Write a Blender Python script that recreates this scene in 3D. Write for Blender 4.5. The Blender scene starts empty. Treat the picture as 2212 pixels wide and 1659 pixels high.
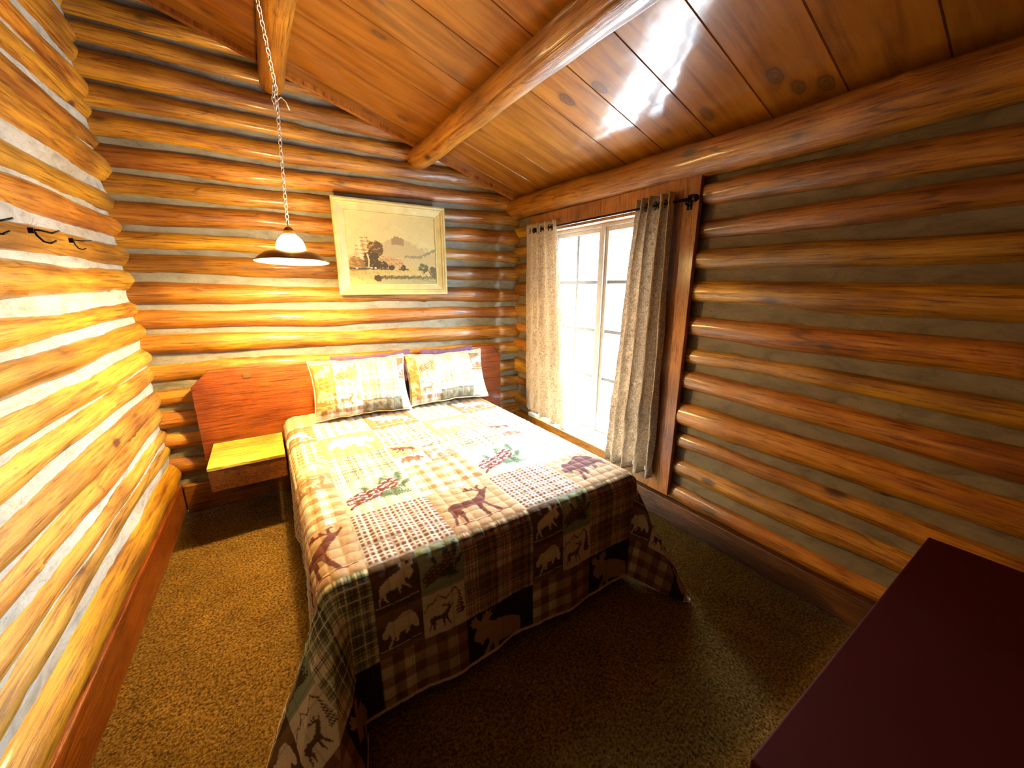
import bpy, math, random
import numpy as np
from mathutils import Vector
C = bpy.context.scene.collection
sc = bpy.context.scene
PI = math.pi
R_ = np.random.RandomState(7)

# ---------------------------------------------------------------- camera
cam = bpy.data.objects.new('camera', bpy.data.cameras.new('camera'))
C.objects.link(cam); sc.camera = cam
cam.location = (0.664, -3.303, 1.55)
cam.rotation_euler = (math.radians(90 - 14.2), 0, math.radians(-32.7))
cam.data.sensor_width = 36; cam.data.lens = 36 * 830 / 2212
cam.data.clip_start = 0.02

# ---------------------------------------------------------------- world, light, exposure
w = bpy.data.worlds.new('daylight'); sc.world = w; w.use_nodes = True
bg = w.node_tree.nodes['Background']
bg.inputs[0].default_value = (0.64, 0.83, 1.0, 1); bg.inputs[1].default_value = 1.0
_t = w.node_tree; _tc = _t.nodes.new('ShaderNodeTexCoord'); _sx = _t.nodes.new('ShaderNodeSeparateXYZ'); _mr = _t.nodes.new('ShaderNodeMapRange')
_t.links.new(_tc.outputs['Generated'], _sx.inputs[0]); _t.links.new(_sx.outputs[2], _mr.inputs[0])   # dimmer low down behind the panes; unseen upper sky boosted to light the room
_mr.inputs[1].default_value = .02; _mr.inputs[2].default_value = .38; _mr.inputs[3].default_value = 58.0; _mr.inputs[4].default_value = 185.0
_t.links.new(_mr.outputs[0], bg.inputs[1])
sc.view_settings.view_transform = 'Standard'; sc.view_settings.look = 'None'
sc.view_settings.gamma = 1; sc.view_settings.exposure = 0.0
sc.view_settings.use_curve_mapping = False
sc.cycles.sample_clamp_indirect = 0
pl = bpy.data.lights.new('window_portal', 'AREA'); pl.shape = 'RECTANGLE'
pl.size = 1.62; pl.size_y = 1.2; pl.cycles.is_portal = True
po = bpy.data.objects.new('window_portal', pl); C.objects.link(po)
po.location = (3.06, -1.045, 1.18); po.rotation_euler = (0, math.radians(90), 0)
LAMP = Vector((0.852, -0.70, 1.69))
bl = bpy.data.lights.new('bulb_light', 'POINT'); bl.energy = 118; bl.color = (1.0, 0.68, 0.26)
bl.shadow_soft_size = 0.02
bo = bpy.data.objects.new('bulb_light', bl); C.objects.link(bo); bo.location = LAMP + Vector((0, 0, 0.016))

# ---------------------------------------------------------------- helpers
def tag(o, label=None, cat=None, group=None, kind=None):
    if label: o['label'] = label
    if cat: o['category'] = cat
    if group: o['group'] = group
    if kind: o['kind'] = kind
    return o
def empty(name, loc=(0, 0, 0), rz=0):
    o = bpy.data.objects.new(name, None); C.objects.link(o)
    o.location = loc; o.rotation_euler = (0, 0, rz); o.empty_display_size = .05
    return o
def mesh(name, verts, faces, mat, parent=None, smooth=True, col=None, loc=None, bevel=0, rot=None):
    me = bpy.data.meshes.new(name)
    v = np.asarray(verts, dtype=np.float32); f = faces
    if isinstance(f, np.ndarray):
        me.vertices.add(len(v)); me.vertices.foreach_set('co', v.ravel())
        n, k = f.shape
        me.loops.add(n * k); me.loops.foreach_set('vertex_index', f.ravel().astype(np.int32))
        me.polygons.add(n)
        me.polygons.foreach_set('loop_start', np.arange(0, n * k, k, dtype=np.int32))
        me.polygons.foreach_set('loop_total', np.full(n, k, dtype=np.int32))
        me.update(calc_edges=True)
    else:
        me.from_pydata([tuple(map(float, p)) for p in v], [], [tuple(map(int, q)) for q in f]); me.update()
    if col is not None:
        a = me.color_attributes.new('Col', 'FLOAT_COLOR', 'POINT')
        c4 = np.ones((len(v), 4), dtype=np.float32); c4[:, :3] = col
        a.data.foreach_set('color', c4.ravel())
    me.polygons.foreach_set('use_smooth', [smooth] * len(me.polygons))
    if mat: me.materials.append(mat)
    o = bpy.data.objects.new(name, me); C.objects.link(o)
    if parent: o.parent = parent
    if loc is not None: o.location = loc
    if rot is not None: o.rotation_euler = rot
    if bevel:
        m = o.modifiers.new('bevel', 'BEVEL'); m.width = bevel; m.segments = 3; m.limit_method = 'ANGLE'
    return o
def gridfaces(nu, nv, wrap=False):
    i = np.arange(nu - 1)[:, None]; j = np.arange(nv if wrap else nv - 1)[None, :]
    j2 = (j + 1) % nv
    a = i * nv + j; b = i * nv + j2; c = (i + 1) * nv + j2; d = (i + 1) * nv + j
    return np.stack([a, d, c, b], -1).reshape(-1, 4)
class MB:
    def __init__(s): s.v = []; s.f = []
    def add(s, v, f):
        n = len(s.v); s.v += [tuple(p) for p in v]; s.f += [tuple(int(i) + n for i in q) for q in f]; return s
    def box(s, x0, x1, y0, y1, z0, z1):
        x0, x1 = min(x0, x1), max(x0, x1); y0, y1 = min(y0, y1), max(y0, y1); z0, z1 = min(z0, z1), max(z0, z1)
        v = [(x0,y0,z0),(x1,y0,z0),(x1,y1,z0),(x0,y1,z0),(x0,y0,z1),(x1,y0,z1),(x1,y1,z1),(x0,y1,z1)]
        return s.add(v, [(0,3,2,1),(4,5,6,7),(0,1,5,4),(1,2,6,5),(2,3,7,6),(3,0,4,7)])
    def prism(s, pts, y0, y1):     # outline in x,z extruded along y
        n = len(pts)
        v = [(p[0], y0, p[1]) for p in pts] + [(p[0], y1, p[1]) for p in pts]
        return s.add(v, [tuple(range(n)), tuple(range(2*n-1, n-1, -1))] + [(i, i+n, (i+1) % n + n, (i+1) % n) for i in range(n)])
    def lathe(s, prof, n=48, cx=0, cy=0):
        v = []
        for r, z in prof:
            for k in range(n):
                a = 2*PI*k/n; v.append((cx + r*math.cos(a), cy + r*math.sin(a), z))
        f = []
        for i in range(len(prof)-1):
            for k in range(n):
                k2 = (k+1) % n; f.append((i*n+k, i*n+k2, (i+1)*n+k2, (i+1)*n+k))
        return s.add(v, f)
    def tube(s, pts, r, n=8, closed=False):
        pts = [Vector(p) for p in pts]; m = len(pts); v = []
        rr = r if isinstance(r, (list, tuple)) else [r]*m
        up = None
        for i, p in enumerate(pts):
            if closed: t = pts[(i+1) % m] - pts[i-1]
            else: t = pts[min(i+1, m-1)] - pts[max(i-1, 0)]
            t.normalize()
            if up is None:
                up = t.orthogonal().normalized()
            up = (up - t*up.dot(t)).normalized(); sd = t.cross(up)
            for k in range(n):
                a = 2*PI*k/n; v.append(tuple(p + (up*math.cos(a) + sd*math.sin(a))*rr[i]))
        f = []
        for i in range(m if closed else m-1):
            i2 = (i+1) % m
            for k in range(n):
                k2 = (k+1) % n; f.append((i*n+k, i*n+k2, i2*n+k2, i2*n+k))
        if not closed:
            f.append(tuple(range(n-1, -1, -1))); f.append(tuple((m-1)*n+k for k in range(n)))
        return s.add(v, f)
    def sphere(s, c, r, n=12):
        prof = [(max(1e-4, r*math.sin(PI*i/n)), c[2]-r*math.cos(PI*i/n)) for i in range(n+1)]
        return s.lathe(prof, 2*n, c[0], c[1])
    def build(s, name, mat, parent=None, smooth=False, bevel=0, loc=None):
        return mesh(name, s.v, s.f, mat, parent, smooth, bevel=bevel, loc=loc)
def noise1(x, seed, octs=4, f0=1.0):
    r = np.random.RandomState(seed); x = np.asarray(x, float); o = np.zeros_like(x)
    for k in range(octs):
        f = f0*(1.9**k); o += np.sin(x*f*2*PI*(.8+.4*r.rand()) + r.rand()*7) * .6**k
    return o/2
def noise2(x, y, seed, octs=4, f0=1.0):
    r = np.random.RandomState(seed); o = np.zeros(np.broadcast(x, y).shape)
    for k in range(octs*3):
        f = f0*(1.55**(k/1.5)); a = r.rand()*2*PI
        o += np.sin((x*math.cos(a)+y*math.sin(a))*f*2*PI + r.rand()*7) * .75**(k/1.5)
    return o/3

# ---------------------------------------------------------------- materials
class NT:
    def __init__(s, name):
        s.m = bpy.data.materials.new(name); s.m.use_nodes = True; s.t = s.m.node_tree
        s.b = s.t.nodes['Principled BSDF']; s.out = s.t.nodes['Material Output']
    def n(s, kind, **kw):
        x = s.t.nodes.new(kind)
        for k, v in kw.items():
            if k.startswith('i_'):
                key = k[2:]; key = int(key) if key.isdigit() else key.replace('_', ' ')
                x.inputs[key].default_value = v
            else: setattr(x, k, v)
        return x
    def l(s, a, b): s.t.links.new(a, b)
    def ramp(s, fac, stops, interp='LINEAR'):
        r = s.n('ShaderNodeValToRGB'); r.color_ramp.interpolation = interp
        el = r.color_ramp.elements
        while len(el) < len(stops): el.new(.5)
        for e, (p, c) in zip(el, stops):
            e.position = p; e.color = (*c, 1) if len(c) == 3 else c
        s.l(fac, r.inputs[0]); return r
    def mix(s, f, a, b, mode='MIX'):
        x = s.n('ShaderNodeMix', data_type='RGBA', blend_type=mode)
        for sock, val in ((x.inputs[0], f), (x.inputs[6], a), (x.inputs[7], b)):
            if isinstance(val, (int, float)): sock.default_value = val
            elif isinstance(val, tuple): sock.default_value = (*val, 1)
            else: s.l(val, sock)
        return x.outputs[2]
def wood(name, c_dark, c_mid, c_light, rough=.35, coat=.3, gs=(1.0, 16, 16), knots=True, var=.35, spec=.5, bump=.5, kscale=3.2, kcol=(.05, .015, .004), cracks=True):
    N = NT(name); tc = N.n('ShaderNodeTexCoord'); oi = N.n('ShaderNodeObjectInfo')
    add = N.n('ShaderNodeVectorMath', operation='ADD'); sc_ = N.n('ShaderNodeVectorMath', operation='SCALE', i_Scale=17.0)
    cmb = N.n('ShaderNodeCombineXYZ'); N.l(oi.outputs['Random'], cmb.inputs[0]); N.l(oi.outputs['Random'], cmb.inputs[1]); N.l(oi.outputs['Random'], cmb.inputs[2])
    N.l(cmb.outputs[0], sc_.inputs[0]); N.l(tc.outputs['Object'], add.inputs[0]); N.l(sc_.outputs[0], add.inputs[1])
    mp = N.n('ShaderNodeMapping'); mp.inputs['Scale'].default_value = gs; N.l(add.outputs[0], mp.inputs[0])
    n1 = N.n('ShaderNodeTexNoise', i_Scale=1.6, i_Detail=6, i_Roughness=.6, i_Distortion=.5); N.l(mp.outputs[0], n1.inputs['Vector'])
    g_ = lambda c: tuple(q*f for q, f in zip(c, (.46, .42, .22)))
    base = N.ramp(n1.outputs[0], [(.30, g_(c_dark)), (.5, g_(c_mid)), (.72, g_(c_light))])
    n2 = N.n('ShaderNodeTexNoise', i_Scale=2.2, i_Detail=3); N.l(add.outputs[0], n2.inputs['Vector'])
    blotch = N.ramp(n2.outputs[0], [(.3, (.40, .28, .20)), (.62, (1.25, 1.24, 1.05))])
    col = N.mix(.75, base.outputs[0], blotch.outputs[0], 'MULTIPLY')
    hv = N.n('ShaderNodeHueSaturation'); N.l(col, hv.inputs['Color'])
    mr = N.n('ShaderNodeMapRange'); mr.inputs[3].default_value = 1-var; mr.inputs[4].default_value = 1+var*.6
    N.l(oi.outputs['Random'], mr.inputs[0]); N.l(mr.outputs[0], hv.inputs['Value'])
    mh = N.n('ShaderNodeMapRange'); mh.inputs[3].default_value = .488; mh.inputs[4].default_value = .512
    ml = N.n('ShaderNodeMath', operation='MULTIPLY', i_1=7.31); fr = N.n('ShaderNodeMath', operation='FRACT')
    N.l(oi.outputs['Random'], ml.inputs[0]); N.l(ml.outputs[0], fr.inputs[0]); N.l(fr.outputs[0], mh.inputs[0]); N.l(mh.outputs[0], hv.inputs['Hue'])
    col = hv.outputs[0]
    fine = N.n('ShaderNodeTexNoise', i_Scale=9.0, i_Detail=5, i_Roughness=.7)
    mp2 = N.n('ShaderNodeMapping'); mp2.inputs['Scale'].default_value = (gs[0]*.6, gs[1], gs[2]); N.l(add.outputs[0], mp2.inputs[0]); N.l(mp2.outputs[0], fine.inputs['Vector'])
    streak = N.ramp(fine.outputs[0], [(.36, (.20, .09, .05)), (.44, (.75, .62, .5)), (.52, (1, 1, 1)), (.66, (1.18, 1.2, 1.15))])
    col = N.mix(.8, col, streak.outputs[0], 'MULTIPLY')
    mpc = N.n('ShaderNodeMapping'); mpc.inputs['Scale'].default_value = tuple(q*.55 if q == min(gs) else q*.9 for q in gs); N.l(add.outputs[0], mpc.inputs[0])
    cn = N.n('ShaderNodeTexNoise', i_Scale=.8, i_Detail=1.5, i_Roughness=.4); N.l(mpc.outputs[0], cn.inputs['Vector'])
    crk = N.ramp(cn.outputs[0], [(.40, (0, 0, 0)), (.404, (1, 1, 1)), (.409, (0, 0, 0)), (.61, (0, 0, 0)), (.613, (.8, .8, .8)), (.617, (0, 0, 0))])
    if cracks: col = N.mix(crk.outputs[0], col, (.05, .015, .004))
    if knots:
        mp3 = N.n('ShaderNodeMapping'); mp3.inputs['Scale'].default_value = (kscale*.8, kscale*1.6, kscale*1.6) if gs[0] < gs[1] else (kscale*1.6, kscale*.8, kscale)
        N.l(add.outputs[0], mp3.inputs[0])
        nz = N.n('ShaderNodeTexNoise', i_Scale=5.0, i_Detail=2); N.l(mp3.outputs[0], nz.inputs['Vector'])
        dv = N.mix(.06, mp3.outputs[0], nz.outputs['Color'])
        vo = N.n('ShaderNodeTexVoronoi', i_Scale=1.0); N.l(dv, vo.inputs['Vector'])
        kr = N.ramp(vo.outputs['Distance'], [(.05, (1, 1, 1)), (.09, (.8, .8, .8)), (.12, (.3, .3, .3)), (.22, (0, 0, 0))])
        col = N.mix(kr.outputs[0], col, kcol)
    N.l(col, N.b.inputs['Base Color'])
    N.b.inputs['Roughness'].default_value = rough
    N.b.inputs['Specular IOR Level'].default_value = spec
    N.b.inputs['Coat Weight'].default_value = coat; N.b.inputs['Coat Roughness'].default_value = .18
    bp = N.n('ShaderNodeBump', i_Strength=bump, i_Distance=.011); N.l(fine.outputs[0], bp.inputs['Height']); N.l(bp.outputs[0], N.b.inputs['Normal'])
    return N.m
def plain(name, col, rough=.5, metal=0, bump=0, bscale=60, emis=None, var=0):
    N = NT(name); N.b.inputs['Base Color'].default_value = (*col, 1)
    N.b.inputs['Roughness'].default_value = rough; N.b.inputs['Metallic'].default_value = metal
    tc = N.n('ShaderNodeTexCoord'); nz = N.n('ShaderNodeTexNoise', i_Scale=bscale, i_Detail=4); N.l(tc.outputs['Object'], nz.inputs['Vector'])
    v = max(var, .06)
    r = N.ramp(nz.outputs[0], [(.3, tuple(c*(1-v) for c in col)), (.7, tuple(min(1, c*(1+v)) for c in col))]); N.l(r.outputs[0], N.b.inputs['Base Color'])
    if bump:
        bp = N.n('ShaderNodeBump', i_Strength=bump, i_Distance=.004); N.l(nz.outputs[0], bp.inputs['Height']); N.l(bp.outputs[0], N.b.inputs['Normal'])
    if emis:
        N.b.inputs['Emission Color'].default_value = (*emis[0], 1); N.b.inputs['Emission Strength'].default_value = emis[1]
    return N.m
def vcol(name, rough=.9, bump=.2, bscale=400, sheen=.0, dist=.001):
    N = NT(name); a = N.n('ShaderNodeVertexColor', layer_name='Col'); tc = N.n('ShaderNodeTexCoord')
    nz = N.n('ShaderNodeTexNoise', i_Scale=bscale, i_Detail=2); N.l(tc.outputs['Object'], nz.inputs['Vector'])
    r = N.ramp(nz.outputs[0], [(.3, (.86, .86, .86)), (.7, (1.08, 1.08, 1.08))])
    c = N.mix(1.0, a.outputs[0], r.outputs[0], 'MULTIPLY'); N.l(c, N.b.inputs['Base Color'])
    N.b.inputs['Roughness'].default_value = rough; N.b.inputs['Specular IOR Level'].default_value = .2
    N.b.inputs['Sheen Weight'].default_value = sheen
    bp = N.n('ShaderNodeBump', i_Strength=bump, i_Distance=dist); N.l(nz.outputs[0], bp.inputs['Height']); N.l(bp.outputs[0], N.b.inputs['Normal'])
    return N.m
LOG = wood('log_wood', (.40, .13, .015), (.78, .36, .042), (1.0, .54, .08), rough=.36, coat=.35, gs=(.9, 11, 11), var=.3)
LOGP = wood('pale_log_wood', (.50, .22, .05), (.74, .38, .10), (.85, .52, .18), rough=.45, coat=.15, gs=(.9, 10, 10), var=.22)
BEAM = wood('beam_wood', (.55, .19, .025), (.76, .32, .045), (.86, .44, .08), rough=.33, coat=.4, gs=(12, .7, 12), var=.05)
BOARD = None
TRIM = wood('trim_wood', (.52, .20, .045), (.64, .28, .07), (.72, .34, .10), rough=.4, coat=.2, gs=(10, 10, 1.0), knots=False, cracks=False, var=.08)
TRIMY = wood('trim_wood_long', (.52, .20, .045), (.64, .28, .07), (.72, .34, .10), rough=.4, coat=.2, gs=(10, 1.0, 10), knots=False, cracks=False, var=.08)
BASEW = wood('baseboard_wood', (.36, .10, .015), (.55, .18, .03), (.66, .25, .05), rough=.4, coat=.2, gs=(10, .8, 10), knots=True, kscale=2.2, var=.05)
HEADB = wood('headboard_wood', (.56, .16, .022), (.66, .21, .03), (.72, .27, .045), rough=.38, coat=.25, gs=(.8, 8, 9), knots=False, cracks=False, var=.03)
DARKW = wood('dark_stained_wood', (.055, .0035, .001), (.08, .005, .0015), (.10, .008, .002), rough=.8, coat=0, spec=.1, gs=(.8, 9, 9), knots=False, cracks=False, var=.03)
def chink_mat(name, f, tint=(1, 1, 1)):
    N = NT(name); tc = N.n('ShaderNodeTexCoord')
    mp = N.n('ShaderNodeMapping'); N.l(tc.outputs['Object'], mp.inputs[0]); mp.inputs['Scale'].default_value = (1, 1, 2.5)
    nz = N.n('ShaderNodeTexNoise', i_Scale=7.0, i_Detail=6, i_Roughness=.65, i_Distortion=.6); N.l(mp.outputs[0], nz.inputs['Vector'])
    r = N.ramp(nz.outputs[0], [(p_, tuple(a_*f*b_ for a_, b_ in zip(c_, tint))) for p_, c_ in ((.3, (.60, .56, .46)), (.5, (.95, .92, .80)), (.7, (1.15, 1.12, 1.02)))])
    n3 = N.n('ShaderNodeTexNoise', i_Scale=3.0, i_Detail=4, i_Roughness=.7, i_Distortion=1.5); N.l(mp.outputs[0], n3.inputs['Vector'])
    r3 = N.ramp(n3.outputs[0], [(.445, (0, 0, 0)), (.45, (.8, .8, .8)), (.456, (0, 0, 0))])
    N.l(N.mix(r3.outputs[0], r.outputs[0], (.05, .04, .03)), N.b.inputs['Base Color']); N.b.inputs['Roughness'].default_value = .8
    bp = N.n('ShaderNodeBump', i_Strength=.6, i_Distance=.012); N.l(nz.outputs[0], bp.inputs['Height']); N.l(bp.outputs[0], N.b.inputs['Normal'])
    return N.m
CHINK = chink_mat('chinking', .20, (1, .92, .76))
CHINKW = chink_mat('pale_chinking', .30, (1, .98, 1.0))  # lightest of the three chinking tones, used on the left wall
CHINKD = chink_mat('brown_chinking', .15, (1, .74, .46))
def carpet_mat():
    N = NT('carpet'); tc = N.n('ShaderNodeTexCoord')
    n1 = N.n('ShaderNodeTexNoise', i_Scale=95.0, i_Detail=3, i_Roughness=.7); N.l(tc.outputs['Object'], n1.inputs['Vector'])
    n2 = N.n('ShaderNodeTexNoise', i_Scale=7.0, i_Detail=3); N.l(tc.outputs['Object'], n2.inputs['Vector'])
    r = N.ramp(n1.outputs[0], [(.33, (.035, .016, .003)), (.5, (.125, .070, .014)), (.68, (.23, .145, .038))])
    r2 = N.ramp(n2.outputs[0], [(.3, (.8, .78, .75)), (.7, (1.1, 1.08, 1.05))])
    c = N.mix(1.0, r.outputs[0], r2.outputs[0], 'MULTIPLY'); N.l(c, N.b.inputs['Base Color'])
    N.b.inputs['Roughness'].default_value = 1; N.b.inputs['Specular IOR Level'].default_value = .05
    bp = N.n('ShaderNodeBump', i_Strength=.9, i_Distance=.008); N.l(n1.outputs[0], bp.inputs['Height']); N.l(bp.outputs[0], N.b.inputs['Normal'])
    return N.m
CARPET = carpet_mat()
CLOTH = vcol('quilt_cotton', bscale=300, bump=.3, dist=.0015)
PAINT = vcol('canvas_paint', rough=.55, bscale=500, bump=.15)
IRON = plain('black_iron', (.015, .012, .01), .35, .8)
BRONZE = plain('bronze_metal', (.23, .10, .03), .35, .7)
CHAINM = plain('pale_chain_metal', (.75, .68, .55), .35, .4)
FRAMEC = plain('cream_frame_paint', (.40, .31, .12), .42, var=.12, bscale=14)
WHITEP = plain('sash_paint', (.32, .27, .22), .5, var=.1, bscale=20)
SHADEIN = plain('white_enamel', (.85, .82, .72), .5)
PLUM = plain('plum_fabric', (.10, .045, .09), .9, bump=.2, bscale=300)
SHEET = plain('grey_sheet', (.12, .10, .08), .9, bump=.2, bscale=200)

# ---------------------------------------------------------------- room shell
CEIL = lambda x: 2.334 + .308*(2.831 - x)
W = 2.85; YB = -4.1
def log_obj(name, a, b, r, mat, parent, seed, wav=.012, rr=.095, n=24, taper=0.0, crack=None):
    """log from a to b, mesh built along local X so the grain follows it"""
    a = Vector(a); b = Vector(b); L = (b-a).length; m = max(6, int(L/.035))
    t = np.linspace(0, L, m); th = np.linspace(0, 2*PI, n, endpoint=False)
    rad = r*(1 + rr*noise1(t, seed, 4, .5) + taper*(t/L-.5))
    cy = wav*noise1(t, seed+11, 3, .35); cz = wav*noise1(t, seed+23, 3, .35)
    T, TH = np.meshgrid(t, th, indexing='ij')
    bump = 1 + .018*np.sin(3*TH + 4*noise1(T, seed+5, 2, .6)) + .012*noise1(T*3+TH*1.3, seed+9, 3, 1.2)
    if crack is not None:
        bump -= .16*np.exp(-(np.angle(np.exp(1j*(TH-crack-.10*noise1(T, seed+31, 3, .4))))/.045)**2)*np.clip(noise1(T, seed+33, 2, .3)+.9, 0, 1)
    # small branch knobs
    rs = np.random.RandomState(seed+77)
    for _ in range(int(L*2.2)):
        t0 = rs.rand()*L; th0 = rs.rand()*2*PI
        d = ((T-t0)/.022)**2 + (np.angle(np.exp(1j*(TH-th0)))*r/.016)**2
        bump += (.16 if rs.rand() < .6 else -.15)*np.exp(-d)
    RR = rad[:, None]*bump
    v = np.stack([T, cy[:, None]+RR*np.cos(TH), cz[:, None]+RR*np.sin(TH)], -1).reshape(-1, 3)
    f = gridfaces(m, n, True)
    caps = []
    vv = list(map(tuple, v)); ff = [tuple(q) for q in f]
    ff.append(tuple(range(n))); ff.append(tuple((m-1)*n+k for k in range(n-1, -1, -1)))
    o = mesh(name, vv, ff, mat, parent)
    o.location = a; d = (b-a).normalized()
    o.rotation_euler = Vector(d).to_track_quat('X', 'Z').to_euler()
    return o
def sheet(name, axis, c, u0, u1, z0, z1, seed, mat=CHINK, hole=None, sign=1, back=.0):
    """trowelled plaster surface between the logs, with gentle relief"""
    du = .03; nu = int((u1-u0)/du)+1; nz = int((z1-z0)/.02)+1
    u = np.linspace(u0, u1, nu); z = np.linspace(z0, z1, nz); U, Z = np.meshgrid(u, z, indexing='ij')
    d = .004*noise2(U*1.0, Z*4, seed, 5, 1.6) + .003*noise2(U, Z, seed+3, 4, 6)
    if axis == 'y': v = np.stack([U, c + sign*d, Z], -1)
    else: v = np.stack([c + sign*d, U, Z], -1)
    f = gridfaces(nu, nz)
    if hole:
        cu = (U[:-1, :-1]+du/2).reshape(-1); cz = (Z[:-1, :-1]+.01).reshape(-1)
        keep = ~((cu > hole[0]) & (cu < hole[1]) & (cz > hole[2]) & (cz < hole[3])); f = f[keep]
    o = mesh(name, v.reshape(-1, 3), f, mat); tag(o, kind='structure'); return o
# back wall
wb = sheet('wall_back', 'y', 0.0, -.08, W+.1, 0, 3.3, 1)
backL = [(3.14, 3.14, .055), (3.00, 3.0, .055), (2.864, 2.86, .050), (2.712, 2.72, .066), (2.571, 2.585, .052), (2.428, 2.455, .060), (2.267, 2.311, .060), (2.122, 2.162, .057),
         (1.970, 2.003, .060), (1.826, 1.828, .050), (1.680, 1.670, .062), (1.512, 1.474, .064), (1.344, 1.302, .058), (1.185, 1.119, .063),
         (1.002, .944, .062), (.837, .769, .060), (.682, .600, .060), (.522, .44, .054), (.349, .29, .066)]
for i, (zl, zr, r) in enumerate(backL):
    x1 = min(W+.06, (2.334+.308*2.831 - min(zl, zr))/.308 + .3)
    z1 = zl + (zr-zl)*(x1/2.75)
    log_obj('log', (-.06, .018, zl), (x1, .018, z1), math.hypot(r*1.0, .018), LOG, wb, 100+i)
# left wall
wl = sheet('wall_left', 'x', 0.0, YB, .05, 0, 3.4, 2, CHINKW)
leftL = [(3.12,.055),(2.985,.052),(2.86,.055),(2.735,.05),(2.60,.055),(2.465,.05),(2.34,.05),(2.185,.070),(2.02,.052),(1.872,.055),(1.730,.056),(1.565,.060),(1.414,.044),(1.256,.054),
         (1.122,.052),(.978,.050),(.832,.060),(.702,.046),(.585,.042),(.460,.042),(.305,.078)]
for i, (z, r) in enumerate(leftL):
    far = z + (.02 if i % 2 else -.005); 
    log_obj('log', (-.032, YB-.1, z - .012 + .012*math.sin(i*2.1)), (-.032, .03, far), math.hypot(r*1.02, .032), (LOG if z < .4 else LOGP) if z < 1.2 else LOG, wl, 200+i, wav=.009, rr=.075)
# right wall, with the window opening
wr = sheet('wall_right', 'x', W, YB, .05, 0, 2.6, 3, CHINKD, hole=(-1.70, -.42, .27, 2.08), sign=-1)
rightL = [(2.042,2.0,.060),(1.869,1.852,.052),(1.700,1.685,.054),(1.512,1.490,.064),(1.317,1.290,.062),(1.137,1.112,.046),(.973,.944,.062),(.759,.745,.072),(.580,.552,.048),(.401,.386,.056),(.222,.210,.050)]
k = 0
for i, (za, zb, r) in enumerate(rightL):
    s = (zb-za)/(.67)
    zz = lambda y: za + (y+2.01)*-s
    segs = [(.03, -.36), (-1.88, YB)] if za > .25 else [(.03, YB)]
    for (ya, yb_) in segs:
        k += 1
        zA = zz(max(ya, -2.0)) if ya > -2 else zz(ya); zB = za + (za-zb)*-1*(min(1.8, (-2.01-yb_)))*.9 if yb_ < -2 else za
        if ya > -1: zA = za+.01; zB = za if yb_ > -1 else zB
        log_obj('log', (W+.010, ya, zA), (W+.010, yb_, zB), math.hypot(r*1.02, .010), LOG, wr, 300+k)
# rear wall behind the camera
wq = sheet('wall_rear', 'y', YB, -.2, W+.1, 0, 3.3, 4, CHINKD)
for i in range(20):
    log_obj('log', (-.15, YB-.01, .35+i*.152), (W+.05, YB-.01, .35+i*.152), .062, LOG, wq, 500+i)
# floor
n = 60
fx = np.linspace(-.25, W+.1, n); fy = np.linspace(YB-.1, .1, n); X, Y = np.meshgrid(fx, fy, indexing='ij')
fl = mesh('floor', np.stack([X, Y, .0015*noise2(X, Y, 5, 4, 2)-.0015], -1).reshape(-1, 3), gridfaces(n, n)[:, ::-1], CARPET); tag(fl, kind='structure')
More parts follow.
